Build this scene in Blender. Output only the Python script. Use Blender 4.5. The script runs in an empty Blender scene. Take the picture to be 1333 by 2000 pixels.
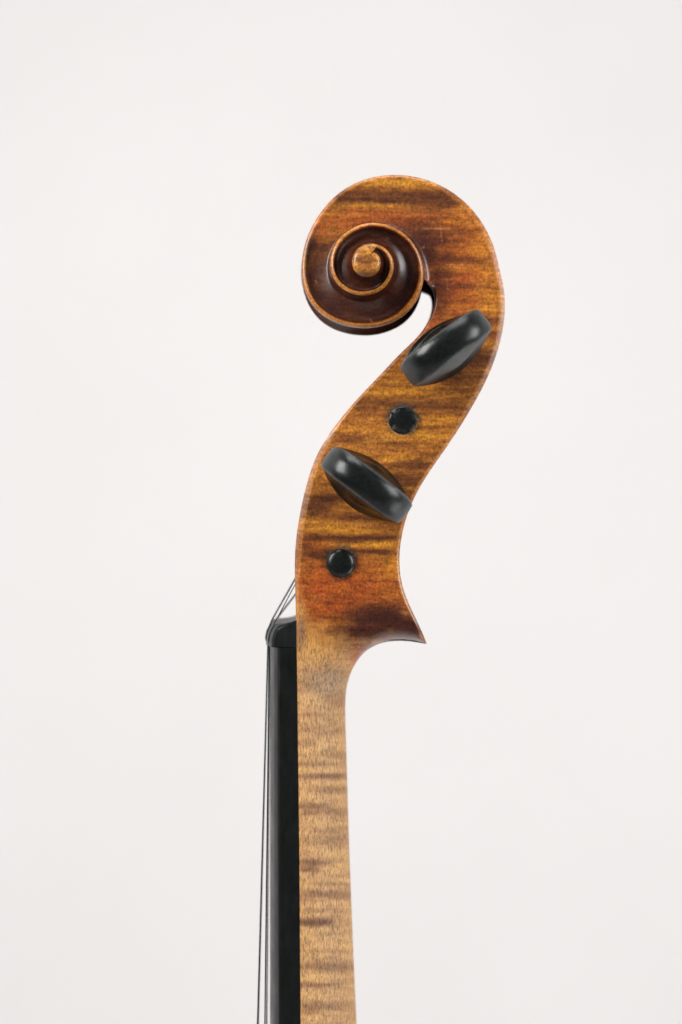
import bpy, bmesh, math
import numpy as np
from mathutils import Vector

# ------------------------------------------------------------------ camera, world, lights
D = 0.40                    # camera to the violin's middle plane, metres
S = 0.0001214               # metres per photo pixel at the middle plane
scene = bpy.context.scene
COL = scene.collection
cam_d = bpy.data.cameras.new('camera'); cam = bpy.data.objects.new('camera', cam_d); COL.objects.link(cam)
cam.location = (0, -D, 0); cam.rotation_euler = (math.radians(90), 0, 0)
cam_d.sensor_fit = 'VERTICAL'; cam_d.sensor_height = 36; cam_d.sensor_width = 24
cam_d.lens = 36 * (D / S) / 2000
cam_d.clip_start = 0.01; cam_d.clip_end = 50
cam_d.dof.use_dof = True; cam_d.dof.focus_distance = D - 0.016; cam_d.dof.aperture_fstop = cam_d.lens / 9.0
scene.camera = cam
scene.view_settings.view_transform = 'Standard'; scene.view_settings.look = 'None'
scene.view_settings.exposure = 0.0; scene.view_settings.gamma = 1.0
w = bpy.data.worlds.new('World'); scene.world = w; w.use_nodes = True
w.node_tree.nodes['Background'].inputs[0].default_value = (0.95, 0.97, 1.0, 1)
w.node_tree.nodes['Background'].inputs[1].default_value = 0.09

BK = 1.85
def area(name, loc, target, sx, sy, power, color=(1, 1, 1)):
    l = bpy.data.lights.new(name, 'AREA'); l.shape = 'RECTANGLE'; l.size = sx; l.size_y = sy
    l.energy = power; l.color = color
    o = bpy.data.objects.new(name, l); COL.objects.link(o); o.location = loc
    o.rotation_euler = (Vector(target) - Vector(loc)).to_track_quat('-Z', 'Y').to_euler()
    return o
area('window_softbox', (-0.75, -0.55, 0.45), (0, 0, 0.02), 0.42, 0.6, 13.5, (1.0, 0.985, 0.97))
area('fill_softbox', (0.85, -0.50, 0.25), (0, 0, 0.0), 0.35, 0.55, 8.5, (0.98, 0.99, 1.0))
area('top_softbox', (0.0, -0.35, 0.95), (0, 0, 0.0), 0.6, 0.4, 6.0)
area('added_low_fill', (0.75, -0.25, -0.6), (0, 0, 0.03), 0.5, 0.5, 3.0, (0.97, 0.99, 1.0))  # added fill from below, brightens peg flank and heel underside
area('added_backdrop_fill', (-1.3, 0.15, -0.25), (-0.1, 1.0, -0.2), 0.5, 1.4, BK, (1.0, 0.975, 0.96))  # added pair out of view, only to bring the backdrop up to white
area('added_backdrop_fill', (1.3, 0.15, -0.25), (0.1, 1.0, -0.2), 0.5, 1.4, BK, (1.0, 0.975, 0.96))

# ------------------------------------------------------------------ small helpers
def s2l(c):
    c = np.asarray(c, float) / 255.0
    return np.where(c <= 0.04045, c / 12.92, ((c + 0.055) / 1.055) ** 2.4)
def XZ(px, py, y):
    """photo pixel seen at depth y (metres, + is away) -> world x, z"""
    k = S * (D + y) / D
    return (np.asarray(px, float) - 666.5) * k, -(np.asarray(py, float) - 1000.0) * k
def W(px, py, y):
    x, z = XZ(px, py, y); return Vector((float(x), y, float(z)))
def PIX(x, y, z):
    k = D / (S * (D + y)); return x * k + 666.5, 1000.0 - z * k
def smooth(a, b, x):
    t = np.clip((np.asarray(x, float) - a) / (b - a), 0.0, 1.0); return t * t * (3 - 2 * t)
def gauss(arr, sig):
    n = int(sig * 3) + 1; k = np.exp(-0.5 * (np.arange(-n, n + 1) / sig) ** 2); k /= k.sum()
    out = []
    for c in arr.T:
        lo = 2 * c[0] - c[n:0:-1]; hi = 2 * c[-1] - c[-2:-n - 2:-1]
        out.append(np.convolve(np.concatenate([lo, c, hi]), k, 'valid'))
    return np.array(out).T
def catmull(P, t, u):
    """P rows at knots t, evaluated at u (finite-difference Hermite)"""
    P = np.asarray(P, float); t = np.asarray(t, float)
    m = np.zeros_like(P)
    m[1:-1] = (P[2:] - P[:-2]) / (t[2:] - t[:-2])[:, None]
    m[0] = (P[1] - P[0]) / (t[1] - t[0]); m[-1] = (P[-1] - P[-2]) / (t[-1] - t[-2])
    i = np.clip(np.searchsorted(t, u, 'right') - 1, 0, len(t) - 2)
    h = (t[i + 1] - t[i])[:, None]; s = ((u - t[i]) / (t[i + 1] - t[i]))[:, None]
    return ((2*s**3 - 3*s**2 + 1) * P[i] + (s**3 - 2*s**2 + s) * h * m[i]
            + (-2*s**3 + 3*s**2) * P[i + 1] + (s**3 - s**2) * h * m[i + 1])
rng = np.random.RandomState(7)
_tab = rng.rand(512, 512)
def vnoise(x, y):
    xi = np.floor(x).astype(int); yi = np.floor(y).astype(int); fx = x - xi; fy = y - yi
    fx = fx*fx*(3-2*fx); fy = fy*fy*(3-2*fy)
    g = lambda a, b: _tab[a % 512, b % 512]
    return ((g(xi, yi)*(1-fx) + g(xi+1, yi)*fx)*(1-fy) + (g(xi, yi+1)*(1-fx) + g(xi+1, yi+1)*fx)*fy)
def fbm(x, y, o=4):
    v = 0; a = 0.5; n = 0
    for k in range(o):
        v = v + a * vnoise(x * 2**k + 17.3*k, y * 2**k + 5.1*k); n += a; a *= 0.55
    return v / n

# ------------------------------------------------------------------ materials
def mat(name):
    m = bpy.data.materials.new(name); m.use_nodes = True
    return m, m.node_tree.nodes, m.node_tree.links, m.node_tree.nodes['Principled BSDF']
def noise(N, L, vec, scale, detail=3, rough=0.55, dist=0.0):
    n = N.new('ShaderNodeTexNoise'); n.inputs['Scale'].default_value = scale
    n.inputs['Detail'].default_value = detail; n.inputs['Roughness'].default_value = rough
    n.inputs['Distortion'].default_value = dist
    L.new(vec, n.inputs['Vector']); return n.outputs['Fac']
def mapping(N, L, sc, rot=(0, 0, 0)):
    tc = N.new('ShaderNodeTexCoord'); mp = N.new('ShaderNodeMapping')
    mp.inputs['Scale'].default_value = sc; mp.inputs['Rotation'].default_value = rot
    L.new(tc.outputs['Object'], mp.inputs['Vector']); return mp.outputs['Vector']
def ramp(N, L, fac, stops):
    r = N.new('ShaderNodeValToRGB'); e = r.color_ramp.elements
    e[0].position, e[0].color = stops[0][0], (*stops[0][1], 1)
    e[1].position, e[1].color = stops[-1][0], (*stops[-1][1], 1)
    for p, c in stops[1:-1]:
        k = e.new(p); k.color = (*c, 1)
    L.new(fac, r.inputs['Fac']); return r.outputs['Color']
def mixc(N, L, mode, fac, a, b):
    m = N.new('ShaderNodeMix'); m.data_type = 'RGBA'; m.blend_type = mode
    if isinstance(fac, (int, float)): m.inputs[0].default_value = fac
    else: L.new(fac, m.inputs[0])
    for i, v in ((6, a), (7, b)):
        if isinstance(v, tuple): m.inputs[i].default_value = v
        else: L.new(v, m.inputs[i])
    return m.outputs[2]

# figured maple: pigment is an attribute computed from the wood figure, fine grain is added here
M_WOOD, N, L, B = mat('flamed_maple')
at = N.new('ShaderNodeAttribute'); at.attribute_name = 'pigment'
an = N.new('ShaderNodeAttribute'); an.attribute_name = 'bare'
g = lambda v: (v, v, v)
streak = noise(N, L, mapping(N, L, (420, 700, 1300)), 1.0, 4, 0.68, 0.5)
sc_ = ramp(N, L, streak, [(0.30, g(0.50)), (0.50, g(0.97)), (0.70, g(1.28))])
fleck = noise(N, L, mapping(N, L, (1900, 1900, 1500)), 1.0, 3, 0.75)
fc_ = ramp(N, L, fleck, [(0.34, g(0.40)), (0.5, g(0.97)), (0.66, g(1.5))])
pore = noise(N, L, mapping(N, L, (3000, 3000, 800), (0, 0.06, 0)), 1.0, 2, 0.6, 0.9)
pc_ = ramp(N, L, pore, [(0.34, g(0.48)), (0.50, g(0.95)), (0.66, g(1.22))])
fine = mixc(N, L, 'MULTIPLY', 0.75, sc_, fc_)
both = mixc(N, L, 'MIX', an.outputs['Fac'], fine, pc_)
colr = mixc(N, L, 'MULTIPLY', 1.0, at.outputs['Color'], both)
L.new(colr, B.inputs['Base Color'])
mr = N.new('ShaderNodeMapRange'); L.new(an.outputs['Fac'], mr.inputs['Value'])
so_ = N.new('ShaderNodeMapRange'); L.new(an.outputs['Fac'], so_.inputs['Value'])
so_.inputs['From Min'].default_value = -1; so_.inputs['From Max'].default_value = 0; so_.inputs['To Min'].default_value = 0.0; so_.inputs['To Max'].default_value = 0.4
L.new(so_.outputs[0], B.inputs['Specular IOR Level'])
mr.inputs['To Min'].default_value = 0.36; mr.inputs['To Max'].default_value = 0.62
L.new(mr.outputs[0], B.inputs['Roughness'])
mc = N.new('ShaderNodeMapRange'); L.new(an.outputs['Fac'], mc.inputs['Value'])
mc.inputs['To Min'].default_value = 0.40; mc.inputs['To Max'].default_value = 0.05
cm = N.new('ShaderNodeMath'); cm.operation = 'MULTIPLY'; cs = N.new('ShaderNodeMath'); cs.operation = 'MULTIPLY'; cs.inputs[1].default_value = 2.5
L.new(so_.outputs[0], cs.inputs[0]); L.new(cs.outputs[0], cm.inputs[0]); L.new(mc.outputs[0], cm.inputs[1])
L.new(cm.outputs[0], B.inputs['Coat Weight']); B.inputs['Coat Roughness'].default_value = 0.27
B.inputs['Specular IOR Level'].default_value = 0.4
bp = N.new('ShaderNodeBump'); bp.inputs['Strength'].default_value = 0.22; bp.inputs['Distance'].default_value = 0.00012
soft = noise(N, L, mapping(N, L, (500, 500, 800)), 1.0, 3, 0.5)
L.new(soft, bp.inputs['Height'])
L.new(bp.outputs[0], B.inputs['Normal']); L.new(bp.outputs[0], B.inputs['Coat Normal'])

def ebony(name, base, rough, coat, crough):
    m, N, L, B = mat(name)
    v = noise(N, L, mapping(N, L, (900, 900, 300)), 1.0, 4, 0.6)
    L.new(ramp(N, L, v, [(0.3, tuple(c*0.6 for c in base)), (0.7, tuple(c*1.5 for c in base))]), B.inputs['Base Color'])
    v2 = noise(N, L, mapping(N, L, (160, 160, 160)), 1.0, 4, 0.6)
    r = N.new('ShaderNodeMapRange'); L.new(v2, r.inputs['Value'])
    r.inputs['From Min'].default_value = 0.3; r.inputs['From Max'].default_value = 0.7
    r.inputs['To Min'].default_value = rough - 0.06; r.inputs['To Max'].default_value = rough + 0.08
    L.new(r.outputs[0], B.inputs['Roughness'])
    B.inputs['Specular IOR Level'].default_value = 0.32
    B.inputs['Coat Weight'].default_value = coat; B.inputs['Coat Roughness'].default_value = crough
    bp = N.new('ShaderNodeBump'); bp.inputs['Strength'].default_value = 0.15; bp.inputs['Distance'].default_value = 0.0001
    L.new(noise(N, L, mapping(N, L, (1200, 1200, 1200)), 1.0, 3, 0.6), bp.inputs['Height'])
    L.new(bp.outputs[0], B.inputs['Normal'])
    return m
M_PEG = ebony('polished_ebony', (0.0055, 0.007, 0.0065), 0.27, 0.0, 0.16)
def worn(m, chips=False):  # greys the ebony where it is worn and where flank sheen is painted
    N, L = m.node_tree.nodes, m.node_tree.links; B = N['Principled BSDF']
    w_ = N.new('ShaderNodeAttribute'); w_.attribute_name = 'wear_and_sheen'; f = w_.outputs['Fac']
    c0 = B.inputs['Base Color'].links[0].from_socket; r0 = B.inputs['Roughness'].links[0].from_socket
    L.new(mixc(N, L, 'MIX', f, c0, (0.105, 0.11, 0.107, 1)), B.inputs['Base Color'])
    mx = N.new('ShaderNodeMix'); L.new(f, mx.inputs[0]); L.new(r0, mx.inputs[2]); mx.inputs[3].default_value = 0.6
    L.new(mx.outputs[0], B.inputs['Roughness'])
worn(M_PEG)  # wear plus the painted flank sheen
# the thumb hollows are dull, the rim is polished by the hand
N, L = M_PEG.node_tree.nodes, M_PEG.node_tree.links
fa = N.new('ShaderNodeAttribute'); fa.attribute_name = 'hollow'
fm = N.new('ShaderNodeMapRange'); L.new(fa.outputs['Fac'], fm.inputs['Value'])
fm.inputs['To Min'].default_value = 0.34; fm.inputs['To Max'].default_value = 0.08
L.new(fm.outputs[0], N['Principled BSDF'].inputs['Specular IOR Level'])
M_BOARD = ebony('satin_ebony', (0.0035, 0.0045, 0.004), 0.33, 0.0, 0.2)
M_BOARD.node_tree.nodes['Principled BSDF'].inputs['Specular IOR Level'].default_value = 0.42
M_NUT = ebony('dull_ebony', (0.006, 0.0075, 0.007), 0.36, 0.0, 0.2)
M_STR, N, L, B = mat('wound_steel')
B.inputs['Base Color'].default_value = (0.05, 0.05, 0.052, 1); B.inputs['Metallic'].default_value = 1.0
B.inputs['Roughness'].default_value = 0.35
wv = N.new('ShaderNodeTexWave'); wv.inputs['Scale'].default_value = 4000; wv.bands_direction = 'Z'
L.new(mapping(N, L, (1, 1, 1)), wv.inputs['Vector'])
bp = N.new('ShaderNodeBump'); bp.inputs['Strength'].default_value = 0.2; bp.inputs['Distance'].default_value = 0.00003
L.new(wv.outputs['Fac'], bp.inputs['Height']); L.new(bp.outputs[0], B.inputs['Normal'])
M_BACK, N, L, B = mat('white_paper')
pn = noise(N, L, mapping(N, L, (1, 1, 1)), 420.0, 4, 0.8)
pl = noise(N, L, mapping(N, L, (1, 1, 1)), 5.0, 3, 0.5)
c1 = ramp(N, L, pn, [(0.2, (0.83, 0.80, 0.79)), (0.8, (0.91, 0.885, 0.875))])
c2 = ramp(N, L, pl, [(0.3, (0.97, 0.97, 0.97)), (0.7, (1.0, 1.0, 1.0))])
L.new(mixc(N, L, 'MULTIPLY', 1.0, c1, c2), B.inputs['Base Color'])
B.inputs['Roughness'].default_value = 0.9; B.inputs['Specular IOR Level'].default_value = 0.1

# ------------------------------------------------------------------ the setting: a paper backdrop
def paper_backdrop():
    bm = bmesh.new(); prof = []
    for i in range(9): prof.append((0.95, 2.2 - i * 0.35))
    for i in range(1, 13):
        a = math.radians(i * 7.5); prof.append((0.95 - 0.4 * (1 - math.cos(a)), -0.6 - 0.4 * math.sin(a)))
    prof += [(0.2, -1.0), (-1.2, -1.0)]
    rows = [[bm.verts.new((x, y, z)) for x in np.linspace(-2.4, 2.4, 13)] for y, z in prof]
    for a, b in zip(rows, rows[1:]):
        for i in range(12): bm.faces.new((a[i], a[i+1], b[i+1], b[i]))
    me = bpy.data.meshes.new('backdrop'); bm.to_mesh(me); bm.free(); me.shade_smooth()
    me.materials.append(M_BACK)
    o = bpy.data.objects.new('backdrop', me); COL.objects.link(o); o['kind'] = 'structure'
paper_backdrop()

# ------------------------------------------------------------------ the violin thing
violin = bpy.data.objects.new('violin', None); COL.objects.link(violin)
violin.location = (0, 0, 0)
violin['label'] = 'old violin neck, pegbox and carved scroll in flamed amber varnish, upright before a white backdrop'
violin['category'] = 'violin'

def link(name, me, material, parent, label=None):
    me.name = name
    if not me.materials: me.materials.append(material)
    o = bpy.data.objects.new(name, me); COL.objects.link(o); o.parent = parent
    if label: o['label'] = label
    return o
def from_bm(name, bm, material, parent, sharp=35, label=None):
    me = bpy.data.meshes.new(name)
    bmesh.ops.recalc_face_normals(bm, faces=bm.faces[:])
    bm.to_mesh(me); bm.free(); me.shade_smooth(); me.set_sharp_from_angle(angle=math.radians(sharp))
    return link(name, me, material, parent, label)

# ------------------------------------------------------------------ outline of neck and pegbox (front edge, back edge)
# columns: front x, front y, back x, back y, half width mm, flatness of the back edge
pairs = [
 (590,2330, 714,2330, 14.0, 0.00), (587,2000, 697,2000, 13.0, 0.00), (584.5,1650, 682.5,1650, 12.4, 0.00),
 (582.5,1480, 677.5,1480, 12.1, 0.00), (581.5,1400, 675,1400, 12.0, 0.00), (581,1362, 675.5,1359, 12.0, 0.00),
 (580.5,1332, 680,1330, 12.0, 0.02), (580,1305, 691,1302, 12.0, 0.06), (579.5,1281, 708,1277, 12.0, 0.10),
 (579,1262, 730,1260, 12.0, 0.14), (579,1247, 756,1252, 12.0, 0.19), (579,1235, 788,1250.5, 12.0, 0.24),
 (578.5,1227, 812,1253, 12.0, 0.28), (578.5,1220, 834,1256.5, 12.0, 0.30),
 (578,1211, 830,1243, 12.0, 0.72), (578,1198, 820,1224, 12.0, 0.90), (577.5,1181, 808,1200, 12.0, 1.0),
 (577,1160, 796,1174, 12.0, 1.0), (576.5,1136, 787,1149, 12.0, 1.0), (576,1110, 781.5,1118, 11.9, 1.0),
 (576.5,1078, 780.5,1083, 11.8, 1.0), (580,1042, 785,1048, 11.6, 1.0), (586,1005, 796,1005, 11.4, 1.0),
 (597.5,952, 817,958, 11.0, 1.0), (618.5,889, 843,916, 10.6, 1.0), (647,843, 871,876, 10.2, 1.0),
 (678,802, 897,837, 9.8, 1.0), (712,764, 920,799, 9.4, 1.0), (746,729, 940,763, 9.0, 1.0),
 (778,694, 957,728, 8.6, 1.0), (805,669, 970,694, 8.3, 1.0), (825,648, 979,663, 8.0, 1.0),
 (838,626, 984.5,636, 7.8, 1.0), (848,603, 987.3,609, 7.6, 1.0), (852,582, 987.6,583, 7.5, 1.0),
 (849,565, 985.5,562, 7.4, 1.0), (841,553, 981.5,543, 7.3, 1.0), (829,545, 976.3,524, 7.2, 1.0)]
TIP = 13
C0 = (719.0, 512.0)
spiral = [(986,566),(981.5,543),(974,518),(959,468.5),(933,419),(900,386),(862,362),(817.5,346.4),(774.6,341),(735,344.8),
 (695,357),(659,379),(629,414),(606,451),(593.5,491.6),(590,524.6),(593.5,557),(605,588),(625.5,611),(652.5,626),(682,634.5),
 (715,637.5),(748,633.5),(781,619),(807.6,595.6),(823,568),(828.5,544),(827.5,524.6),(822.5,501.5),(812.5,480.5),
 (797.7,461.5),(775,445),(751.5,436),(728,433),(705,437),(682,447.5),(662,465),(649,488),(644.8,514),(648,535),
 (660,555),(679,569),(702,576),(722,574.8),(745,566),(761.4,548),(769.7,525.5),(768,504.8),(758,488),(742,477.7),
 (725,474),(708.6,477.7),(694.5,490.5),(688,509),(692,526),(704.5,537.5),(721,540),(736,532.5),(744.5,517),(743,503),(737,494.5),(731,490.5)]
ang = []; rad = []; prev = -30.0
for x, y in spiral:
    a = math.degrees(math.atan2(-(y - C0[1]), x - C0[0]))
    while a < prev: a += 360
    prev = a; ang.append(a); rad.append(math.hypot(x - C0[0], y - C0[1]))
ang = np.array(ang); rad = np.array(rad)
TH = np.arange(ang[0], ang[-1], 0.5)
_r = catmull(rad[:, None], ang, TH); _k = smooth(330, 420, TH)
RR = gauss(_r, 26)[:, 0] * (1 - _k) + gauss(_r, 13)[:, 0] * _k
def Rad(th): return np.interp(th, TH, RR)
T_END = float(TH[-1]); T_C = T_END - 360
def Opix(th):
    r = Rad(th); t = np.radians(th); return C0[0] + r * np.cos(t), C0[1] - r * np.sin(t)
WK = np.array([(-20,7.3),(0,7.1),(90,6.2),(180,7.0),(230,8.4),(270,9.8),(343,11.6),(400,12.8),(450,13.8),(540,15.2),(630,16.4),(720,17.8),(T_C,18.8),(T_C+120,19.4),(T_END,19.4)])
def Wid(th):
    return catmull(WK[:, 1:2], WK[:, 0], np.atleast_1d(np.clip(th, -20, T_END)))[:, 0]

pr = np.array(pairs, float)
def sample_pairs(rows, step, sig):
    k = np.concatenate([[0], np.cumsum(np.maximum(np.hypot(*(np.diff(rows[:, 0:2], axis=0).T)), np.hypot(*(np.diff(rows[:, 2:4], axis=0).T))))])
    n = int(k[-1] / step) + 1; u = np.linspace(0, k[-1], n)
    out = catmull(rows, k, u)
    return gauss(out, sig) if sig else out
secA = sample_pairs(pr[:TIP + 1], 3.0, 3)
secA[-1] = pr[TIP]
secB = sample_pairs(pr[TIP:], 2.5, 7)
secB[0] = pr[TIP]
# first part: neck and pegbox sections, with q = 0 (free front edge) -> 1 (front edge is the next turn of the volute)
class Sec: pass
def pair_secs(sec, last=False):
    s = Sec(); s.Ox, s.Oy, s.Ix, s.Iy, s.w, s.flat = sec[:, 2], sec[:, 3], sec[:, 0], sec[:, 1], sec[:, 3]*0 + sec[:, 4], np.clip(sec[:, 5], 0, 1)
    n = len(sec); s.wn = s.w.copy(); s.q = np.zeros(n); s.th = np.full(n, -10.0)
    if last:
        d = np.arange(n)[::-1] * 2.5
        s.q = 1 - smooth(0, 42, d); s.wn = np.full(n, float(Wid(343.3)[0]))
    return s
# cavity depth of the pegbox mortise as a fraction of the section
def make_sections():
    a = pair_secs(secA); b = pair_secs(secB, True)
    a.cav = np.zeros(len(secA)); a.bev = np.zeros(len(secA)); b.bev = 0.25 + 0.75 * (1 - smooth(780, 900, secB[:, 3]))
    b.bev = b.bev * smooth(0, 40, np.arange(len(secB)))
    yb = secB[:, 1]; xb = secB[:, 0]
    b.cav = 0.62 * (1 - smooth(1176, 1200, yb)) * smooth(655, 700, yb)
    c = Sec()
    th0 = math.degrees(math.atan2(-(secB[-1, 3] - C0[1]), secB[-1, 2] - C0[0]))
    ths = [th0]
    while ths[-1] < T_C - 0.01:
        r = float(Rad(ths[-1])); ths.append(min(T_C, ths[-1] + math.degrees(2.6 / r)))
    ths = np.array(ths); c.th = ths
    c.Ox, c.Oy = Opix(ths); c.w = Wid(ths)
    tI0 = math.degrees(math.atan2(-(secB[-1, 1] - C0[1]), secB[-1, 0] - C0[0])) + 360
    off = (tI0 - (th0 + 360)) * (1 - smooth(0, 150, ths - th0))
    tI = np.minimum(ths + 360 + off, T_END); c.Ix, c.Iy = Opix(tI); c.wn = Wid(tI)
    k = 1 - smooth(0, 14, ths - th0)
    c.Ox += k * (secB[-1, 2] - c.Ox[0]); c.Oy += k * (secB[-1, 3] - c.Oy[0])
    c.Ix += k * (secB[-1, 0] - c.Ix[0]); c.Iy += k * (secB[-1, 1] - c.Iy[0])
    c.bev = 1 - smooth(20, 75, ths)
    c.flat = np.ones(len(ths)); c.q = np.ones(len(ths)); c.cav = np.zeros(len(ths))
    return a, b, c

mm = 0.001
RIMF = np.array([0, .10, .22, .36, .52, .70, .86, 1.0, 1.2])
def build_grid(s, spiral_part):
    """returns near-half vertex grid (sections x columns x 3) plus paint coordinates"""
    n = len(s.Ox); L = np.hypot(s.Ox - s.Ix, s.Oy - s.Iy)
    drop = (0.75 + 0.25 * smooth(200, 500, s.th)) * mm
    w = s.w * mm; wn = s.wn * mm
    # world x,z of both edges
    yO = -(w * s.flat); ox, oz = XZ(s.Ox, s.Oy, yO)
    yI = -((1 - s.q) * w + s.q * (wn - 0.4*mm)); ix, iz = XZ(s.Ix, s.Iy, yI)
    rim = np.minimum(8.5 - 1.5 * smooth(180, 240, s.th) + 3.0 * np.exp(-((s.th - 325) / 30.) ** 2) + 0.5 * smooth(380, 500, s.th) + 3.0 * s.bev, 0.55 * L)
    rin = np.minimum(8.0 + 5.0 * smooth(800, 880, s.Iy) * (1 - smooth(1080, 1150, s.Iy)), 0.25 * L)
    bevw = s.bev[:, None]
    d_out = RIMF[None, :] * rim[:, None]
    x = np.linspace(0, 1, 46)[1:]; xm = x + 0 * x
    d0 = d_out[:, -1:]; d1 = (L - rin)[:, None]
    d_mid = d0 + (d1 - d0) * x[None, :]
    d_in = (L[:, None] - rin[:, None] * RIMF[::-1][None, 1:] / 1.0 * 0.999)
    d_in = np.maximum(d_in, d_mid[:, -1:])
    d_in[:, -1] = L
    d = np.concatenate([d_out, d_mid, d_in], axis=1)
    u = d / L[:, None]
    # flat cheek with chamfers
    def cham(dd, r, dr): 
        t = np.clip(dd / r, 0, 1); return -dr * (1 - np.sqrt(np.clip(1 - (1 - t) ** 2.2, 0, 1))) 
    def facet(dd, r, dr):
        t = np.clip(dd / r, 0, 1); return -dr * np.clip(1 - t * 1.06, 0, 1) ** 1.12
    base = w[:, None] + (1 - bevw) * cham(d, rim[:, None], drop[:, None]) + bevw * facet(d, rim[:, None], drop[:, None] * .62)
    bi = (smooth(800, 870, s.Iy) * (1 - smooth(1120, 1170, s.Iy)))[:, None]
    inner = (1 - bi) * cham(L[:, None] - d, rin[:, None], drop[:, None]) + bi * facet(L[:, None] - d, rin[:, None], drop[:, None] * .55)
    # volute channel
    a = np.clip((d - rim[:, None]) / np.maximum(L - rim, 1)[:, None], 0, 1)
    dipmm = (0.2 + 2.0 * smooth(130, 290, s.th)) * mm * np.clip((L - rim) / 26, 0, 1)
    e = 42 - 29.0 * smooth(200, 400, s.th)
    rise = (wn - drop - w)[:, None] * a ** e[:, None]
    chan = -dipmm[:, None] * np.sin(np.pi * a ** 0.55) ** 0.8 + rise
    # steep inner shoulder of the rim
    hfl = base + (1 - s.q)[:, None] * inner + s.q[:, None] * chan
    # neck: half round section
    p = 2.15 + 3.2 * np.clip(s.flat / 0.5, 0, 1)
    uu = 1 - u
    hn = w[:, None] * np.clip(1 - np.clip(uu, 0, 1) ** p[:, None], 0, 1) ** (1 / p[:, None])
    hO = (s.flat * (w - drop))[:, None]
    f = s.flat[:, None]
    rnd = hO + (w[:, None] - hO) * (hn / w[:, None])
    h = (1 - f) * hn + f * hfl
    h = np.where(f < 0.999, (1 - f**3) * rnd + f**3 * hfl, hfl)
    X = ox[:, None] * (1 - u) + ix[:, None] * u; Z = oz[:, None] * (1 - u) + iz[:, None] * u
    # the heel's underside rolls away from the cheek
    if not spiral_part:
        gx = s.Ox[:, None] * (1 - u) + s.Ix[:, None] * u; gy = s.Oy[:, None] * (1 - u) + s.Iy[:, None] * u
        act = np.where((s.Oy > 1165) & (s.Oy < 1330))[0]
        UX, UY = secA[:, 2], secA[:, 3]; k_ = (UY < 1345); UX, UY = UX[k_], UY[k_]
        for i in act:
            dd = np.sqrt((gx[i][:, None] - UX[None]) ** 2 + (gy[i][:, None] - UY[None]) ** 2)
            j = dd.argmin(1); dd = dd.min(1)
            fade = smooth(1345, 1290, UY[j])
            r0 = 26 - 12 * smooth(800, 834, UX[j])
            t_ = np.clip(dd / r0, 0, 1); cap = 0.10 + 0.90 * (1 - (1 - t_) ** 2.1) ** (1 / 2.0)
            cap = cap * fade + (1 - fade) * 1.0
            h[i] = np.minimum(h[i], w[i] * cap)
    near = np.stack([X, -h, Z], -1)
    # back wall from near rim (v=0) to the centre (v=1), two flutes with a ridge between
    v = np.linspace(0, 1, 22)[1:]
    hb0 = h[:, :1]
    fl = np.where(v < 0.12, 0.0, np.sin(np.pi * np.clip((v - 0.12) / 0.83, 0, 1)) ** 0.8)
    amt = (1.15 + 0.7 * smooth(170, 230, s.th))[:, None] * mm * smooth(0.7, 1.0, s.flat)[:, None] * fl[None, :]
    dirx = ix - ox; dirz = iz - oz; dl = np.hypot(dirx, dirz)
    dirx, dirz = dirx / dl, dirz / dl
    if spiral_part:   # inset towards the axis of the volute, not along the section
        pass
    bulge = -(0.25 + 0.75 * smooth(195, 245, s.th) * (1 - smooth(300, 345, s.th)))[:, None] * mm * (1 - (1 - v) ** 2)[None, :] * smooth(0.7, 1, s.flat)[:, None]
    back = np.stack([ox[:, None] + dirx[:, None] * (amt + bulge), -hb0 * (1 - v)[None, :], oz[:, None] + dirz[:, None] * (amt + bulge)], -1)
    # front wall (cheek edge, then mortise)
    h1 = h[:, -1]; cheek = np.maximum(h1 - 4.4 * mm, 0.25 * h1)
    fr = []
    cw = s.cav * dl
    for hh, uf in ((0.5 * (h1 + cheek), 0.0), (cheek + 0.1*mm, 0.0), (cheek, 0.06), (cheek * 0.985, 0.5), (cheek * 0.97, 1.0), (cheek * 0.5, 1.0), (cheek * 0, 1.0)):
        fr.append(np.stack([ix + dirx * -1 * cw * uf, -hh, iz + dirz * -1 * cw * uf], -1))
    front = np.stack(fr, 1)
    info = dict(d=d, a=a, rim=rim, rin=rin, L=L, nb=21, s=s)
    return back[:, ::-1], near, front, info

# ------------------------------------------------------------------ wood pigment
def blob(px, py, cx, cy, rx, ry, hard=1.0):
    wx = (fbm(px / 22 + 3, py / 22 + 9, 3) - 0.5) * 34; wy = (fbm(px / 40 + 31, py / 22 + 2, 3) - 0.5) * 8
    q = ((px + wx - cx) / rx) ** 2 + ((py + wy - cy) / ry) ** 2
    return np.exp(-q ** (1.0 + hard) * 0.9)
# dark flames of the figure: x centre, y centre, half length, half thickness, strength
FL = [(745,384,115,13,.75),(850,392,50,13,.6),(660,392,30,14,.4),(700,470,100,10,.25),(880,452,60,8,.45),(850,472,60,9,.55),(830,500,55,10,.6),(905,508,55,5,.45),
 (870,535,45,7,.3),(900,560,70,5,.4),(940,630,45,9,.6),(965,655,25,10,.4),(900,590,50,4,.3),(925,700,50,16,.75),(890,735,60,12,.55),(860,765,50,6,.3),
 (790,786,110,8,.62),(870,797,55,5,.5),(720,800,40,6,.35),(690,858,45,8,.55),(770,868,60,4,.4),(840,835,50,4,.35),(815,908,60,9,.65),(850,890,35,4,.4),
 (800,938,45,12,.65),(640,975,50,10,.7),(610,995,35,12,.6),(690,1012,50,7,.45),(680,1052,100,6,.8),(740,1047,45,5,.5),(640,1083,70,8,.7),(735,1078,55,4,.65),
 (600,1070,25,8,.4),(740,1012,50,6,.3),(760,960,40,5,.3)]
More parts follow.
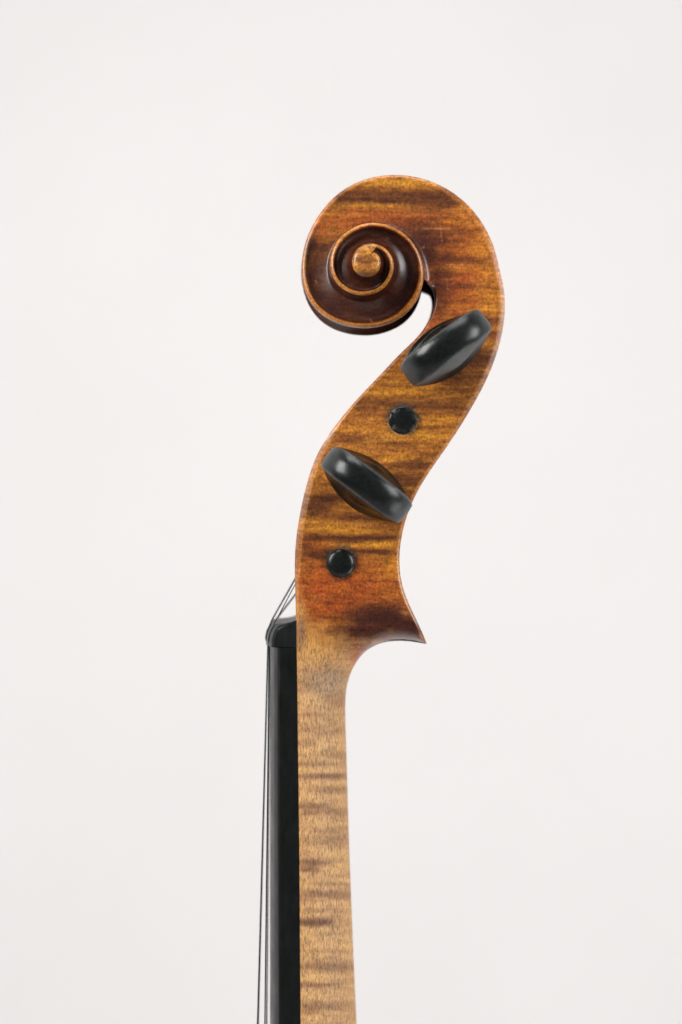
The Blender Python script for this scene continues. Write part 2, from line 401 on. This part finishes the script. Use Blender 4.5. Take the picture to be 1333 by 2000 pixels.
LT = [(730,399,80,5,.6),(790,360,90,6,.4),(850,446,45,2.2,.7),(905,490,60,5,.55),(890,525,60,4,.4),(935,470,30,30,.4),(955,560,28,50,.35),(880,432,45,5,.35),
 (740,768,60,8,.5),(830,765,70,7,.45),(760,835,110,10,.3),(820,850,60,8,.5),(720,885,50,5,.4),(800,893,50,4,.5),(660,1035,90,6,.6),(700,1066,70,5,.5),
 (745,1062,45,6,.7),(765,1105,25,20,.6),(870,820,50,8,.4),(670,940,60,8,.3),(600,940,16,30,.3)]
NK = [(640,1330,70,18,.35),(600,1345,30,10,.3),(660,1370,30,20,.3),(610,1405,30,8,.25),(640,1430,50,10,.25),(600,1455,22,8,.3),(650,1475,35,7,.25),(610,1495,40,6,.3),(620,1522,50,5,.6),(650,1519,40,4,.5),(640,1545,45,7,.4),
 (610,1580,32,7,.55),(650,1588,45,8,.5),(600,1597,20,5,.5),(655,1622,40,6,.35),(640,1645,50,7,.35),(610,1690,34,7,.8),(600,1704,25,5,.7),(650,1686,25,4,.3),(640,1730,40,4,.35),(640,1750,60,9,.5),
 (630,1783,45,4,.3),(610,1808,38,7,.95),(632,1806,22,5,.55),(655,1812,16,4,.5),(640,1830,40,4,.25),(640,1862,50,5,.25),(640,1893,65,10,.6),(612,1930,38,5,.65),(650,1925,25,4,.3),(640,1968,60,8,.5),(600,1978,25,6,.4),(640,2010,50,6,.4),
 (630,2060,60,9,.5),(630,2110,60,6,.5),(630,2160,60,9,.5),(630,2215,60,6,.5),(630,2270,60,8,.5)]
def mixcol(c, target, m):
    t = np.array(target, float); return c * (1 - m[..., None]) + t * m[..., None]
def paint(px, py, rimw, dark, ex=None):
    sh = px.shape
    c = np.zeros(sh + (3,)) + np.array((168, 104, 36.))
    n1 = .6 * fbm(px / 120 + 1, py / 6.0 + 4, 4) + .4 * fbm(px / 40 + 1, py / 9.0 + 4, 4); n2 = fbm(px / 26 + 11, py / 18. + 7, 4); n3 = fbm(px / 120 + 5, py / 120 + 5, 3)
    c = mixcol(c, (116, 62, 28), smooth(0.42, 0.70, n1) * 0.62)
    hair = fbm(px / 60 + 3, py / 2.6 + 8, 3); c = mixcol(c, (104, 54, 26), smooth(.56, .72, hair) * .45 * smooth(600, 760, px))
    c = mixcol(c, (196, 138, 50), smooth(0.55, 0.25, n1) * 0.0 + (1 - smooth(0.25, 0.45, n1)) * 0.6)
    c = mixcol(c, (128, 72, 32), smooth(0.45, 0.75, n2) * 0.35)
    for x, y, a, b, k in LT: c = mixcol(c, (208, 142, 38), blob(px, py, x, y, a, b, .3) * k)
    # redder varnish
    red = np.zeros(sh)
    for x, y, a, b, k in ((650,1150,85,52,.95),(720,1150,75,50,.65),(640,1185,70,30,.85),(850,480,100,60,.6),(760,432,150,22,.6),(880,560,75,60,.7),(830,620,45,45,.7),(620,440,40,40,.4),(610,1075,30,25,.6),(660,1100,60,30,.6),(690,1292,22,22,.9)):
        red = np.maximum(red, blob(px, py, x, y, a, b, .4) * k)
    c = mixcol(c, (146, 58, 22), red * (0.72 + 0.5 * (n2 - .5)))
    c = mixcol(c, (176, 84, 26), red * smooth(.5, .7, fbm(px/14+2, py/9+1, 3)) * .6)
    for x, y, a, b, k in FL: c = mixcol(c, (66, 32, 19), np.clip(blob(px, py, x, y, a, b * 1.15, .35) * k * (0.66 + 0.75 * n1), 0, .92))
    # thick dark varnish above the heel and beside the volute
    dk = np.maximum.reduce([blob(px, py, 745, 1208, 85, 26, .6) * .92, blob(px, py, 800, 1225, 45, 26, .6) * .95, blob(px, py, 715, 1232, 60, 20, .6) * .9,
                            blob(px, py, 826, 480, 40, 55, .4) * .72, blob(px, py, 856, 560, 24, 60, .5) * .5, blob(px, py, 800, 450, 50, 22, .5) * .5, blob(px, py, 613, 480, 16, 14, .4) * .8])
    c = mixcol(c, (58, 25, 17), np.clip(dk * 1.08, 0, 1))
    c = mixcol(c, (60, 30, 20), blob(px, py, 610, 505, 32, 38, .4) * .55)
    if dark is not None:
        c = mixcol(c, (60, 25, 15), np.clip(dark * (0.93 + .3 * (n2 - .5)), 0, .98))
    # grime round the peg holes
    for x, y, r in ((787, 820, 27), (666, 1100, 28)):
        rr = np.hypot(px - x - 1.5, py - y + 3) + (fbm(px / 9, py / 9, 3) - .5) * 16
        c = mixcol(c, (62, 52, 48), (1 - smooth(r, r + 9, rr)) * .62)
    rr = np.hypot(px - 787, py - 821); c = mixcol(c, (190, 150, 110), ((rr > 26) & (rr < 31) & (py > 815)) * .6)
    # bare, hand-worn wood of the neck
    yb = np.interp(px, [570, 584, 597, 607, 625, 650, 680, 700, 712, 735, 840], [1106, 1126, 1186, 1208, 1222, 1236, 1252, 1300, 1350, 1450, 1470])
    jag = (fbm(px / 7 + 8, py / 12 + 3, 4) - .5) * 52 + (fbm(px / 40 + 8, py / 40 + 3, 2) - .5) * 30
    bare = smooth(-26, 44, py - yb + jag)
    nc = np.zeros(sh + (3,)) + np.array((193, 149, 100.))
    m1 = fbm(px / 60 + 40, py / 9.0 + 14, 4)
    nc = mixcol(nc, (160, 118, 80), smooth(.45, .75, m1) * .55)
    nc = mixcol(nc, (206, 160, 98), (1 - smooth(.25, .48, m1)) * .6)
    for x, y, a, b, k in NK: nc = mixcol(nc, (104, 70, 50), blob(px, py, x, y - 4 + 8 * (x - 640) / 100., a, b * 1.1, .4) * k * .95)
    nc = mixcol(nc, (180, 124, 56), (1 - smooth(1230, 1330, py)) * .9)
    nc = mixcol(nc, (150, 84, 38), (1 - smooth(1195, 1262, py)) * smooth(.35, .65, n2) * .7)
    nc = mixcol(nc, (120, 88, 70), blob(px, py, 700, 1252, 55, 22, .5) * .6)
    nc = mixcol(nc, (92, 70, 64), blob(px, py, 585, 1240, 11, 32, .6) * .55)
    nc = mixcol(nc, (160, 134, 108), blob(px, py, 640, 1335, 46, 26, .6) * .55)
    c = c * (1 - bare[..., None]) + nc * bare[..., None]
    # varnish worn through along the rims, with the bevels' highlight line painted in
    if rimw is not None:
        rw = np.clip(rimw * (1.05 + .9 * (fbm(px / 10 + 2, py / 10 + 6, 3) - .5)), 0, 1)
        c = mixcol(c, (196, 124, 48), rw * .78 * (1 - .5 * bare))
        c = mixcol(c, (226, 176, 128), rw ** 2 * .3 * smooth(560, 900, py))
    # a few scratches and chips in the varnish
    for x0, y0, x1, y1, r in ((858,432,864,470,1.3),(873,545,875,568,1.2),(876,572,872,580,1.0),(825,446,880,447,1.6),(870,516,930,519,1.1),(826,484,829,482,1.8),(617,549,619,553,1.6),(757,465,759,466,1.2),(786,1196,796,1199,4.0),(724,624,728,630,1.2)):
        t = np.clip(((px - x0) * (x1 - x0) + (py - y0) * (y1 - y0)) / ((x1 - x0) ** 2 + (y1 - y0) ** 2), 0, 1)
        dd = np.hypot(px - x0 - t * (x1 - x0), py - y0 - t * (y1 - y0))
        c = mixcol(c, (204, 136, 80), (1 - smooth(r * .4, r * 1.5, dd)) * .42)
    soot_and_shade = np.zeros(sh) if ex is None else ex  # throat soot, with the front edge's shadow line painted in
    c = mixcol(c, (26, 25, 20), soot_and_shade * .9)
    return s2l(c), bare - 1.0 * soot_and_shade

def mesh_from(blocks, name, with_back, with_front, parent, merge=True):
    """blocks: list of (back, near, front, info); with_back / with_front: per-section masks"""
    V = []; F = []; C = []; Bz = []; base = 0
    for (back, near, front, info), mb, mf in zip(blocks, with_back, with_front):
        s = info['s']; n = near.shape[0]; nb = back.shape[1]; nn = near.shape[1]; nf = front.shape[1]
        G = np.concatenate([back, near, front], axis=1); m = G.shape[1]
        d = info['d']; rim = info['rim'][:, None]; rin = info['rin'][:, None]; L = info['L'][:, None]
        rw = (1 - smooth(0.45, 1.1, d / rim)) * s.flat[:, None] ** 2 * (0.62 + 0.38 * smooth(150, 240, s.th)[:, None])
        rw2 = (1 - smooth(0.6, 1.0, (L - d) / rin)) * (1 - s.q[:, None]) * (0.4 + 0.6 * s.flat[:, None]) * smooth(690, 800, s.Iy)[:, None]
        rw = np.maximum(rw, rw2 * 0.8)
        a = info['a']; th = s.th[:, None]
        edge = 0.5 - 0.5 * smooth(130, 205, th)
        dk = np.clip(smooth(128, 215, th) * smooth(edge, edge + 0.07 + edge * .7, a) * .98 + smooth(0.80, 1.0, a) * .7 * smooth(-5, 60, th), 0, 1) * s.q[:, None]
        ln = np.exp(-((d / rim - .90) / .09) ** 2) * s.bev[:, None] * .35  # painted highlight along the inner edge of the bevel
        bi = (smooth(800, 870, s.Iy) * (1 - smooth(1120, 1170, s.Iy)))[:, None]
        ln = np.maximum(ln, np.exp(-(((L - d) / rin - .90) / .09) ** 2) * bi * .8)
        rw = rw * (1 - .5 * s.bev[:, None]) ; rw = np.where((L - d) < rin, rw * (1 - .55 * bi), rw)
        rw = np.maximum(rw, ln * .95)
        RW = np.concatenate([np.repeat(rw[:, :1], nb, 1) * np.linspace(0, 1, nb)[None, :] ** 30, rw, np.repeat(rw[:, -1:] * .6, nf, 1) * np.array([1, .7, .2, 0, 0, 0, 0])[None, :]], 1)
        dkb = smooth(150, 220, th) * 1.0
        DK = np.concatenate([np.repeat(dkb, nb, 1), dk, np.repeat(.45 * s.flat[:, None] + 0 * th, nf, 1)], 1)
        px, py = PIX(G[..., 0], G[..., 1], G[..., 2])
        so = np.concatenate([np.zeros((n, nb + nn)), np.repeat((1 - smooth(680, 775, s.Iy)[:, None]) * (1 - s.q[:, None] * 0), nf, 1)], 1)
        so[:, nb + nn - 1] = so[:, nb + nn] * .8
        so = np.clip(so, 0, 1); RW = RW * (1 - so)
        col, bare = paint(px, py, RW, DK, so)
        for side in (1, -1):
            GG = G.copy(); GG[..., 1] *= side
            idx = np.arange(n * m).reshape(n, m) + base
            q = np.stack([idx[:-1, :-1], idx[1:, :-1], idx[1:, 1:], idx[:-1, 1:]], -1)
            keep = np.ones((n - 1, m - 1), bool)
            keep[:, :nb] &= mb[:-1, None] if mb is not None else True
            keep[:, nb + nn - 1:] &= mf[:-1, None] if mf is not None else True
            q = q[keep].reshape(-1, 4)
            if side < 0: q = q[:, ::-1]
            V.append(GG.reshape(-1, 3)); F.append(q); C.append(col.reshape(-1, 3)); Bz.append(bare.reshape(-1)); base += n * m
    return np.concatenate(V), np.concatenate(F), np.concatenate(C), np.concatenate(Bz)

def to_object(name, V, F, C, Bz, parent, label=None, sharp=50):
    me = bpy.data.meshes.new(name)
    me.from_pydata(V.tolist(), [], F.tolist())
    ca = me.color_attributes.new('pigment', 'FLOAT_COLOR', 'POINT')
    ca.data.foreach_set('color', np.concatenate([C, np.ones((len(C), 1))], 1).astype('f').ravel())
    ba = me.attributes.new('bare', 'FLOAT', 'POINT'); ba.data.foreach_set('value', Bz.astype('f'))
    bm = bmesh.new(); bm.from_mesh(me)
    bmesh.ops.remove_doubles(bm, verts=bm.verts[:], dist=2e-7)
    loose = [v for v in bm.verts if not v.link_faces]
    bmesh.ops.delete(bm, geom=loose, context='VERTS')
    bm.to_mesh(me); bm.free()
    me.shade_smooth(); me.set_sharp_from_angle(angle=math.radians(sharp))
    return link(name, me, M_WOOD, parent, label)

sa, sb, sc = make_sections()
ga = build_grid(sa, False); gb = build_grid(sb, False); gc = build_grid(sc, True)
def sl(g, i0, i1):
    back, near, front, info = g; inf = dict(info); s = Sec()
    for k, v in info['s'].__dict__.items(): setattr(s, k, v[i0:i1])
    for k in ('d', 'a', 'rim', 'rin', 'L'): inf[k] = info[k][i0:i1]
    inf['s'] = s
    return back[i0:i1], near[i0:i1], front[i0:i1], inf
nB = len(secB)
# the pegbox ends and the scroll begins at the throat
cut = int(np.argmin(np.abs(secB[:, 1] - 603) + np.abs(secB[:, 0] - 848) * .3))
on = lambda g: np.ones(g[1].shape[0], bool)
V, F, C, Bz = mesh_from([ga], 'neck', [on(ga)], [on(ga)], violin)
to_object('neck', V, F, C, Bz, violin, 'pale bare maple neck worn free of varnish')
g1 = sl(gb, 0, cut + 1)
V, F, C, Bz = mesh_from([g1], 'pegbox', [on(g1)], [on(g1)], violin)
pegbox = to_object('pegbox', V, F, C, Bz, violin)
g2 = sl(gb, cut, nB)
mb3 = sc.th < 352; mf3 = np.zeros(len(sc.th), bool)
V, F, C, Bz = mesh_from([g2, gc], 'scroll', [on(g2), mb3], [on(g2), mf3], violin)
scroll = to_object('scroll', V, F, C, Bz, violin)

def eye():
    """the button in the middle of the volute, both sides"""
    ths = np.arange(T_C, T_END + 0.01, 2.0); ths[-1] = T_END
    px, py = Opix(ths); wd = Wid(ths) * mm; x, z = XZ(px, py, -wd)
    cx, cz = XZ(717.5, 508.5, -wd[-1])
    fr = np.array([0, .03, .07, .12, .18, .25, .35, .48, .62, .76, .9, 1.0])
    R = np.hypot(x - cx, z - cz)
    for side in (1, -1):
        V = []; F = []; base = 0
        X = x[:, None] * (1 - fr) + cx * fr; Z = z[:, None] * (1 - fr) + cz * fr
        t = np.clip(fr[None, :] * R[:, None] / (1.15 * mm), 0, 1)
        Y = -(wd[:, None] * (1 - fr) + wd[-1] * fr - 1.0 * mm * (1 - np.sqrt(np.clip(1 - (1 - t) ** 2.2, 0, 1))) + 0.25 * mm * fr)
        G = np.stack([X, Y * side, Z], -1); n, m = X.shape
        idx = np.arange(n * m).reshape(n, m) + base
        q = np.stack([idx[:-1, :-1], idx[1:, :-1], idx[1:, 1:], idx[:-1, 1:]], -1).reshape(-1, 4)
        V.append(G.reshape(-1, 3)); F.append(q if side > 0 else q[:, ::-1]); base += n * m
        V = np.concatenate(V); F = np.concatenate(F)
        qx, qy = PIX(V[:, 0], V[:, 1], V[:, 2])
        c = np.zeros((len(V), 3)) + np.array((184, 122, 48.))
        n = fbm(qx / 12, qy / 6, 4)
        c = mixcol(c, (120, 70, 34), smooth(.45, .7, n) * .6); c = mixcol(c, (112, 62, 32), blob(qx, qy, 717, 510, 14, 11, .3) * .7)
        c = mixcol(c, (70, 40, 24), blob(qx, qy, 712, 536, 22, 7, .3) * .6)
        to_object('scroll_eye', V, F, s2l(c), np.zeros(len(V)), scroll)
eye()

# ------------------------------------------------------------------ fingerboard
ARCH = 0.037
def arch(y): return ARCH - math.sqrt(ARCH * ARCH - y * y)
def board_line(py):   # crown x in pixels at depth 0, neck joint x in pixels, half width mm
    return (np.interp(py, [1265, 1300, 1650, 2000, 2330], [528.5, 528.5, 528, 528, 528]),
            np.interp(py, [1265, 1300, 1650, 2000, 2330], [580, 580.5, 585, 587.5, 590.5]),
            np.interp(py, [1265, 1480, 1650, 2000, 2330], [12.05, 12.15, 12.45, 13.05, 14.05]) * mm)
def fingerboard():
    bm = bmesh.new(); rows = []
    for py in np.linspace(1265.5, 2330, 60):
        cr, jn, hw = board_line(py); xc = float(XZ(cr, py, 0)[0]); xj = float(XZ(jn, py, -hw)[0]) - 0.00003
        z = float(XZ(0, py, -hw)[1]); r = 0.85 * mm; edge_x = xc + arch(hw)
        prof = [(xj, hw)]
        for t in (0.25, 0.5, 0.75): prof.append((xj + (edge_x + r - xj) * t, hw + 0.12 * mm * t))
        for k in range(6):
            a = math.radians(k * 15); prof.append((edge_x + r - r * math.sin(a), hw + 0.12*mm - r * (1 - math.cos(a))))
        for k in range(1, 13):
            y = (hw - r) * (1 - k / 12.0); prof.append((xc + arch(y), y))
        full = [(x, -y) for x, y in prof] + [(x, y) for x, y in prof[-2::-1]]
        rows.append([bm.verts.new((x, y, z)) for x, y in full])
    for a, b in zip(rows, rows[1:]):
        for i in range(len(a)):
            j = (i + 1) % len(a); bm.faces.new((a[i], a[j], b[j], b[i]))
    bm.faces.new(rows[0]); bm.faces.new(rows[-1][::-1])
    from_bm('fingerboard', bm, M_BOARD, violin, 40)
fingerboard()

# ------------------------------------------------------------------ nut
def nut():
    # near-face outline in photo pixels at the near depth
    near = [(579.5,1264.4),(579.3,1240),(578.8,1211.5),(570,1214.5),(560,1218),(551,1221),(545,1225),(540,1231),(536,1239),(533.5,1250),(532.8,1264.4)]
    move = [0,0,0,.1,.3,.6,.9,1,1,1,1]          # how far each point follows the arch of the board
    hw = 12.1 * mm; bm = bmesh.new(); rows = []
    ys = np.concatenate([[-1.0, -0.985, -0.95], np.linspace(-0.9, 0.9, 19), [0.95, 0.985, 1.0]]) * hw
    for y in ys:
        e = max(0, abs(y) / hw - 0.94) / 0.06; shr = 0.35 * mm * e * e
        row = []
        for (px, py), m in zip(near, move):
            x, z = XZ(px, py, -hw)
            lift = (arch(hw) - arch(abs(y))) * m
            row.append(bm.verts.new((float(x) - lift + shr * min(1, m * 2), y, float(z) + (0.55 * lift if 0 < m < 1 else 0) - shr * (0 if m in (0, 1) else 1))))
        rows.append(row)
    for a, b in zip(rows, rows[1:]):
        for i in range(len(a)):
            j = (i + 1) % len(a); bm.faces.new((a[i], a[j], b[j], b[i]))
    bm.faces.new(rows[0]); bm.faces.new(rows[-1][::-1])
    from_bm('nut', bm, M_NUT, violin, 40)
nut()

# ------------------------------------------------------------------ pegs
def ring_loft(bm, rings, close0=True, close1=True):
    vs = [[bm.verts.new(p) for p in r] for r in rings]
    for a, b in zip(vs, vs[1:]):
        for i in range(len(a)):
            j = (i + 1) % len(a); bm.faces.new((a[i], a[j], b[j], b[i]))
    if close0: bm.faces.new(vs[0][::-1])
    if close1: bm.faces.new(vs[-1])
def lathe(bm, prof, n=40):
    ring_loft(bm, [[(r * math.cos(t * 2 * math.pi / n), r * math.sin(t * 2 * math.pi / n), h) for t in range(n)] for r, h in prof])
def peg_head_bm():
    """thumb piece: x long, y thick, z outwards along the peg; millimetres"""
    bm = bmesh.new(); LL = 10.9; A0 = 7.7; AH = 8.3
    NP = 96; NR = 22; NB = 14; E = 2.35
    def outline(ph):
        c, s = math.cos(ph), math.sin(ph)
        r = (abs(c) ** E + abs(s) ** E) ** (-1 / E)
        l = LL * r * c; a = A0 + AH * r * s
        if s < 0: l *= 1 - 0.30 * (-s) ** 1.5
        return l, a
    def T(l, a, rho):
        top = min(1, max(0, (a + 0.6) / (A0 + AH + 0.6)))
        b = 2.35 + 0.95 * max(0, 1 - (l / LL) ** 2) ** 0.8
        wedge = 2.7 * (1 - top) ** 0.75 * max(0, 1 - (l / (LL * 1.05)) ** 2) ** 0.9
        scoop = 0.55 * math.sin(math.pi * min(1, rho)) ** 2
        return b + wedge - scoop
    grid = {}
    for sgn in (1, -1):
        rows = []
        for i in range(NR + 1):
            rho = (i / NR) ** 0.85; row = []
            for k in range(NP):
                l, a = outline(2 * math.pi * k / NP); l2, a2 = l * rho, A0 + (a - A0) * rho
                t = T(l2, a2, rho)
                e = max(0, (rho - 0.985) / 0.015); t -= 0.10 * e * e
                row.append(bm.verts.new((l2, sgn * t, a2)))
            rows.append(row)
        grid[sgn] = rows
        for a, b in zip(rows, rows[1:]):
            for k in range(NP):
                j = (k + 1) % NP; f = (a[k], a[j], b[j], b[k]); bm.faces.new(f if sgn > 0 else f[::-1])
    prev = grid[1][-1]
    for q in range(1, NB):
        f = 1 - 2 * q / NB; row = []
        for k in range(NP):
            l, a = outline(2 * math.pi * k / NP); t = T(l, a, 1) - 0.10
            gq = 1 - abs(f) ** 2.3; row.append(bm.verts.new((l * (1 + 0.018 * gq), t * f, A0 + (a - A0) * (1 + 0.13 * gq))))
        for k in range(NP):
            j = (k + 1) % NP; bm.faces.new((prev[k], prev[j], row[j], row[k]))
        prev = row
    row = grid[-1][-1]
    for k in range(NP):
        j = (k + 1) % NP; bm.faces.new((prev[k], prev[j], row[j], row[k]))
    bmesh.ops.remove_doubles(bm, verts=bm.verts[:], dist=1e-4)
    return bm
def scaled(bm, k):
    for v in bm.verts: v.co *= k
    return bm
def add_wear_and_sheen(me, flank):
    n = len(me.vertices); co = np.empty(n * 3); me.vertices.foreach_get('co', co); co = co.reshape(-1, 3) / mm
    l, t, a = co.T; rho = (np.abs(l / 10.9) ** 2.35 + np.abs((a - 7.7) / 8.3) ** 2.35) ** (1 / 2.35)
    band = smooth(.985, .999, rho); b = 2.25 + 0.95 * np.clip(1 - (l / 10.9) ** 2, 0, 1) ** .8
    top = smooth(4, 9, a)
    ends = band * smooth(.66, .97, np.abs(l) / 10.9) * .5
    edge = band * smooth(.93, .99, np.abs(t) / b) * top * .55  # pale rim edges: wear plus a painted edge highlight
    fl = (1 - band) * (t < 0) * flank * smooth(2, 9, a + 0 * l)  # backdrop reflection painted as grey on one flank of the upper head
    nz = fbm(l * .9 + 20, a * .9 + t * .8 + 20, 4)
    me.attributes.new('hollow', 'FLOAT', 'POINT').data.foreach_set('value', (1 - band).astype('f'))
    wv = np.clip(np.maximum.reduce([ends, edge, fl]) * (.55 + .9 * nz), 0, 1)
    at = me.attributes.new('wear_and_sheen', 'FLOAT', 'POINT'); at.data.foreach_set('value', wv.astype('f'))
bmh = scaled(peg_head_bm(), mm)
bmc = bmesh.new(); lathe(bmc, [(3.6, 3.9), (4.4, 3.8), (5.0, 3.2), (5.1, 2.5), (4.6, 1.9), (4.2, 1.2), (4.7, 0.6), (4.6, 0.1), (3.9, 0.0)]); scaled(bmc, mm)

def peg_tree(cx, cz, side, ang, face_y, r_face, r_end, end_y, label, chip=False):
    """side -1: head towards the camera; +1: head on the far side. All depths are distances from the middle plane."""
    e = bpy.data.objects.new('peg', None); COL.objects.link(e); e.parent = violin; e.location = (cx, 0, cz)
    # local +Z of the peg points outwards from the head side
    e.rotation_mode = 'XYZ'
    import mathutils
    zax = Vector((0, side, 0)); xax = Vector((math.cos(ang), 0, math.sin(ang))); yax = zax.cross(xax)
    m = mathutils.Matrix((xax, yax, zax)).transposed(); e.rotation_euler = m.to_euler()
    e['label'] = label
    if 'h' not in MEM:
        h = from_bm('peg_head', bmh, M_PEG, e, 30); h2 = h.data.copy(); add_wear_and_sheen(h.data, .95); add_wear_and_sheen(h2, .0); MEM['m2'] = h2; c = from_bm('peg_collar', bmc, M_PEG, e, 40); MEM['h'] = h; MEM['c'] = c
    else:
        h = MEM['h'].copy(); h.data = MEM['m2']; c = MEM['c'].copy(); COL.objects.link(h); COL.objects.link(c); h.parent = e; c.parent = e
    h.location = (0, 0, face_y + 5.2 * mm); c.location = (0, 0, face_y + 1.2 * mm)
    b = bmesh.new(); f = face_y / mm; en = end_y / mm
    prof = [(r_face, f + 1.5), (r_face * .995, f - 0.5), (r_end, -en - 0.35)]
    if chip:      # flat, chipped end
        prof += [(r_end - .03, -en - .7), (r_end - .16, -en - .95), (r_end - .5, -en - 1.08), (r_end - .9, -en - 1.1)] + [(r_end * k, -en - 1.1) for k in (.68, .6, .5, .4, .3, .2, .1, .01)]
    else:
        for k in range(1, 15):
            t = k / 14.; prof.append((r_end * math.cos(t * math.pi / 2) ** 0.62 if k < 14 else .01, -en - 0.4 - 1.25 * math.sin(t * math.pi / 2)))
    lathe(b, prof, 48)
    if chip:
        for v in b.verts:
            if v.co.z < -en - .6:
                q = float(fbm(np.array([v.co.x * .9 + 30]), np.array([v.co.y * .9 + 30]), 4)[0]); rr = math.hypot(v.co.x, v.co.y) / r_end
                v.co.z += max(0, q - .5) * 0.25 * smooth(.35, .95, rr)
    scaled(b, mm)
    sh = from_bm('peg_shaft', b, M_PEG, e, 40)
    if chip:
        n = len(sh.data.vertices); co = np.empty(n * 3); sh.data.vertices.foreach_get('co', co); co = co.reshape(-1, 3) / mm
        rr = np.hypot(co[:, 0], co[:, 1]) / r_end
        wv = np.clip(smooth(.5, .62, fbm(co[:, 0] * 1.3 + 9, co[:, 1] * 1.3 + 4, 4)) * smooth(.55, .9, rr), 0, 1) * (co[:, 2] < -en) * (.15 + .85 * smooth(.2, .9, np.cos(np.arctan2(co[:, 1], co[:, 0]) - CH)))
        sh.data.attributes.new('wear_and_sheen', 'FLOAT', 'POINT').data.foreach_set('value', wv.astype('f'))
    return e
MEM = {}; CH = math.radians(-140)
def face_at(px, py):
    i = int(np.argmin(np.hypot((secB[:, 0] + secB[:, 2]) / 2 - px, (secB[:, 1] + secB[:, 3]) / 2 - py))); return secB[i, 4] * mm
PEGS = {}
# near-side heads, positions seen at head height
hy = 24.5 * mm
for key, px, py, deg, lab in (('upper', 873, 677, 36.3, 'black thumb piece tilted up to the right below the scroll'), ('lower', 716.5, 947, -37.0, 'black thumb piece tilted down to the right in the middle of the pegbox')):
    x, z = XZ(px, py, -hy); f = face_at(px, py)
    PEGS[key] = peg_tree(float(x), float(z), -1, math.radians(deg), f, 3.9, 3.2, f, lab)
for key, px, py, deg, lab in (('third', 787, 820.5, 25, 'chipped black peg end under the uppermost peg head'), ('lowest', 666, 1100, -60, 'smooth domed black peg end near the nut')):
    f = face_at(px, py); x, z = XZ(px, py, -f - 0.5 * mm)
    PEGS[key] = peg_tree(float(x), float(z), 1, math.radians(deg), f, 3.9, 3.28, f, lab, key == 'third')

# ------------------------------------------------------------------ strings
def tube(name, pts, r, parent, label, n=10):
    bm = bmesh.new(); P = [Vector(p) for p in pts]; rings = []
    up = Vector((0, 1, 0))
    for i, p in enumerate(P):
        t = (P[min(i + 1, len(P) - 1)] - P[max(i - 1, 0)]).normalized()
        a = t.cross(up); 
        if a.length < 1e-3: a = t.cross(Vector((1, 0, 0)))
        a.normalize(); b = t.cross(a).normalized()
        rings.append([tuple(p + (a * math.cos(k * 2 * math.pi / n) + b * math.sin(k * 2 * math.pi / n)) * r) for k in range(n)])
    ring_loft(bm, rings); return from_bm(name, bm, M_STR, parent, 60, label)
def string(y0, y1, xb, x16, rmm, peg, label):
    """y0/y1 depth at nut and at the lower end; xb: pixel x at 2000 seen at that depth; x16 pixel x at 1300"""
    r = rmm * mm; pts = []
    yl = y1 * mm; yn = y0 * mm
    a = W(xb, 2000, yl); b = W(x16, 1300, yn)
    far = a + (a - b) * (330 / 700.); top = b + (b - a) * (38 / 700.)
    pts.append(far); pts.append(a); pts.append(b); pts.append(top)
    # over the rounded nut
    lift = (arch(12.1 * mm) - arch(abs(yn)))
    hwn = -12.1 * mm
    for px, py, m, off in ((533.2, 1252, 1, .6), (535.6, 1239, 1, .65), (539.6, 1231, 1, .7), (544.5, 1225, .9, .75)):
        x, z = XZ(px, py, hwn); p = Vector((float(x) - lift * m - r * off, yn, float(z) + (0.55 * lift if m < 1 else 0) + r * off * .7)); pts.append(p)
    last = pts[-1]
    o = peg.location; rs = 3.5 * mm + r
    yp = yn * 0.55
    # tangent point on the front side of the peg shaft
    c2 = Vector((o.x, o.z)); q = Vector((last.x, last.z)); dv = c2 - q; dist = dv.length
    base = math.atan2(dv.y, dv.x); al = math.asin(rs / dist)
    dirn = base + al; ln = math.sqrt(dist * dist - rs * rs)
    tx, tz = q.x + ln * math.cos(dirn), q.y + ln * math.sin(dirn)
    N_ = 10
    for k in range(1, N_ + 1):
        f = k / N_; pts.append(Vector((last.x + (tx - last.x) * f, yn + (yp - yn) * f, last.z + (tz - last.z) * f)))
    a0 = math.atan2(tz - o.z, tx - o.x)
    for k in range(1, 3 * 24):
        a = a0 - k * 2 * math.pi / 24; pts.append(Vector((o.x + rs * math.cos(a), yp + (1 if yp > 0 else -1) * k / 24. * 2.1 * r, o.z + rs * math.sin(a))))
    tube('string', pts, r, violin, label)
string(-8.2, -9.6, 517.5, 525.8, 0.12, PEGS['lower'], 'thin plain steel string nearest the camera')
string(-2.8, -3.3, 503.5, 522.6, 0.17, PEGS['upper'], None)
string(2.8, 3.3, 504.6, 522.9, 0.19, PEGS['third'], None)
string(8.2, 9.6, 521.0, 527.0, 0.22, PEGS['lowest'], 'thickest string, farthest from the camera')
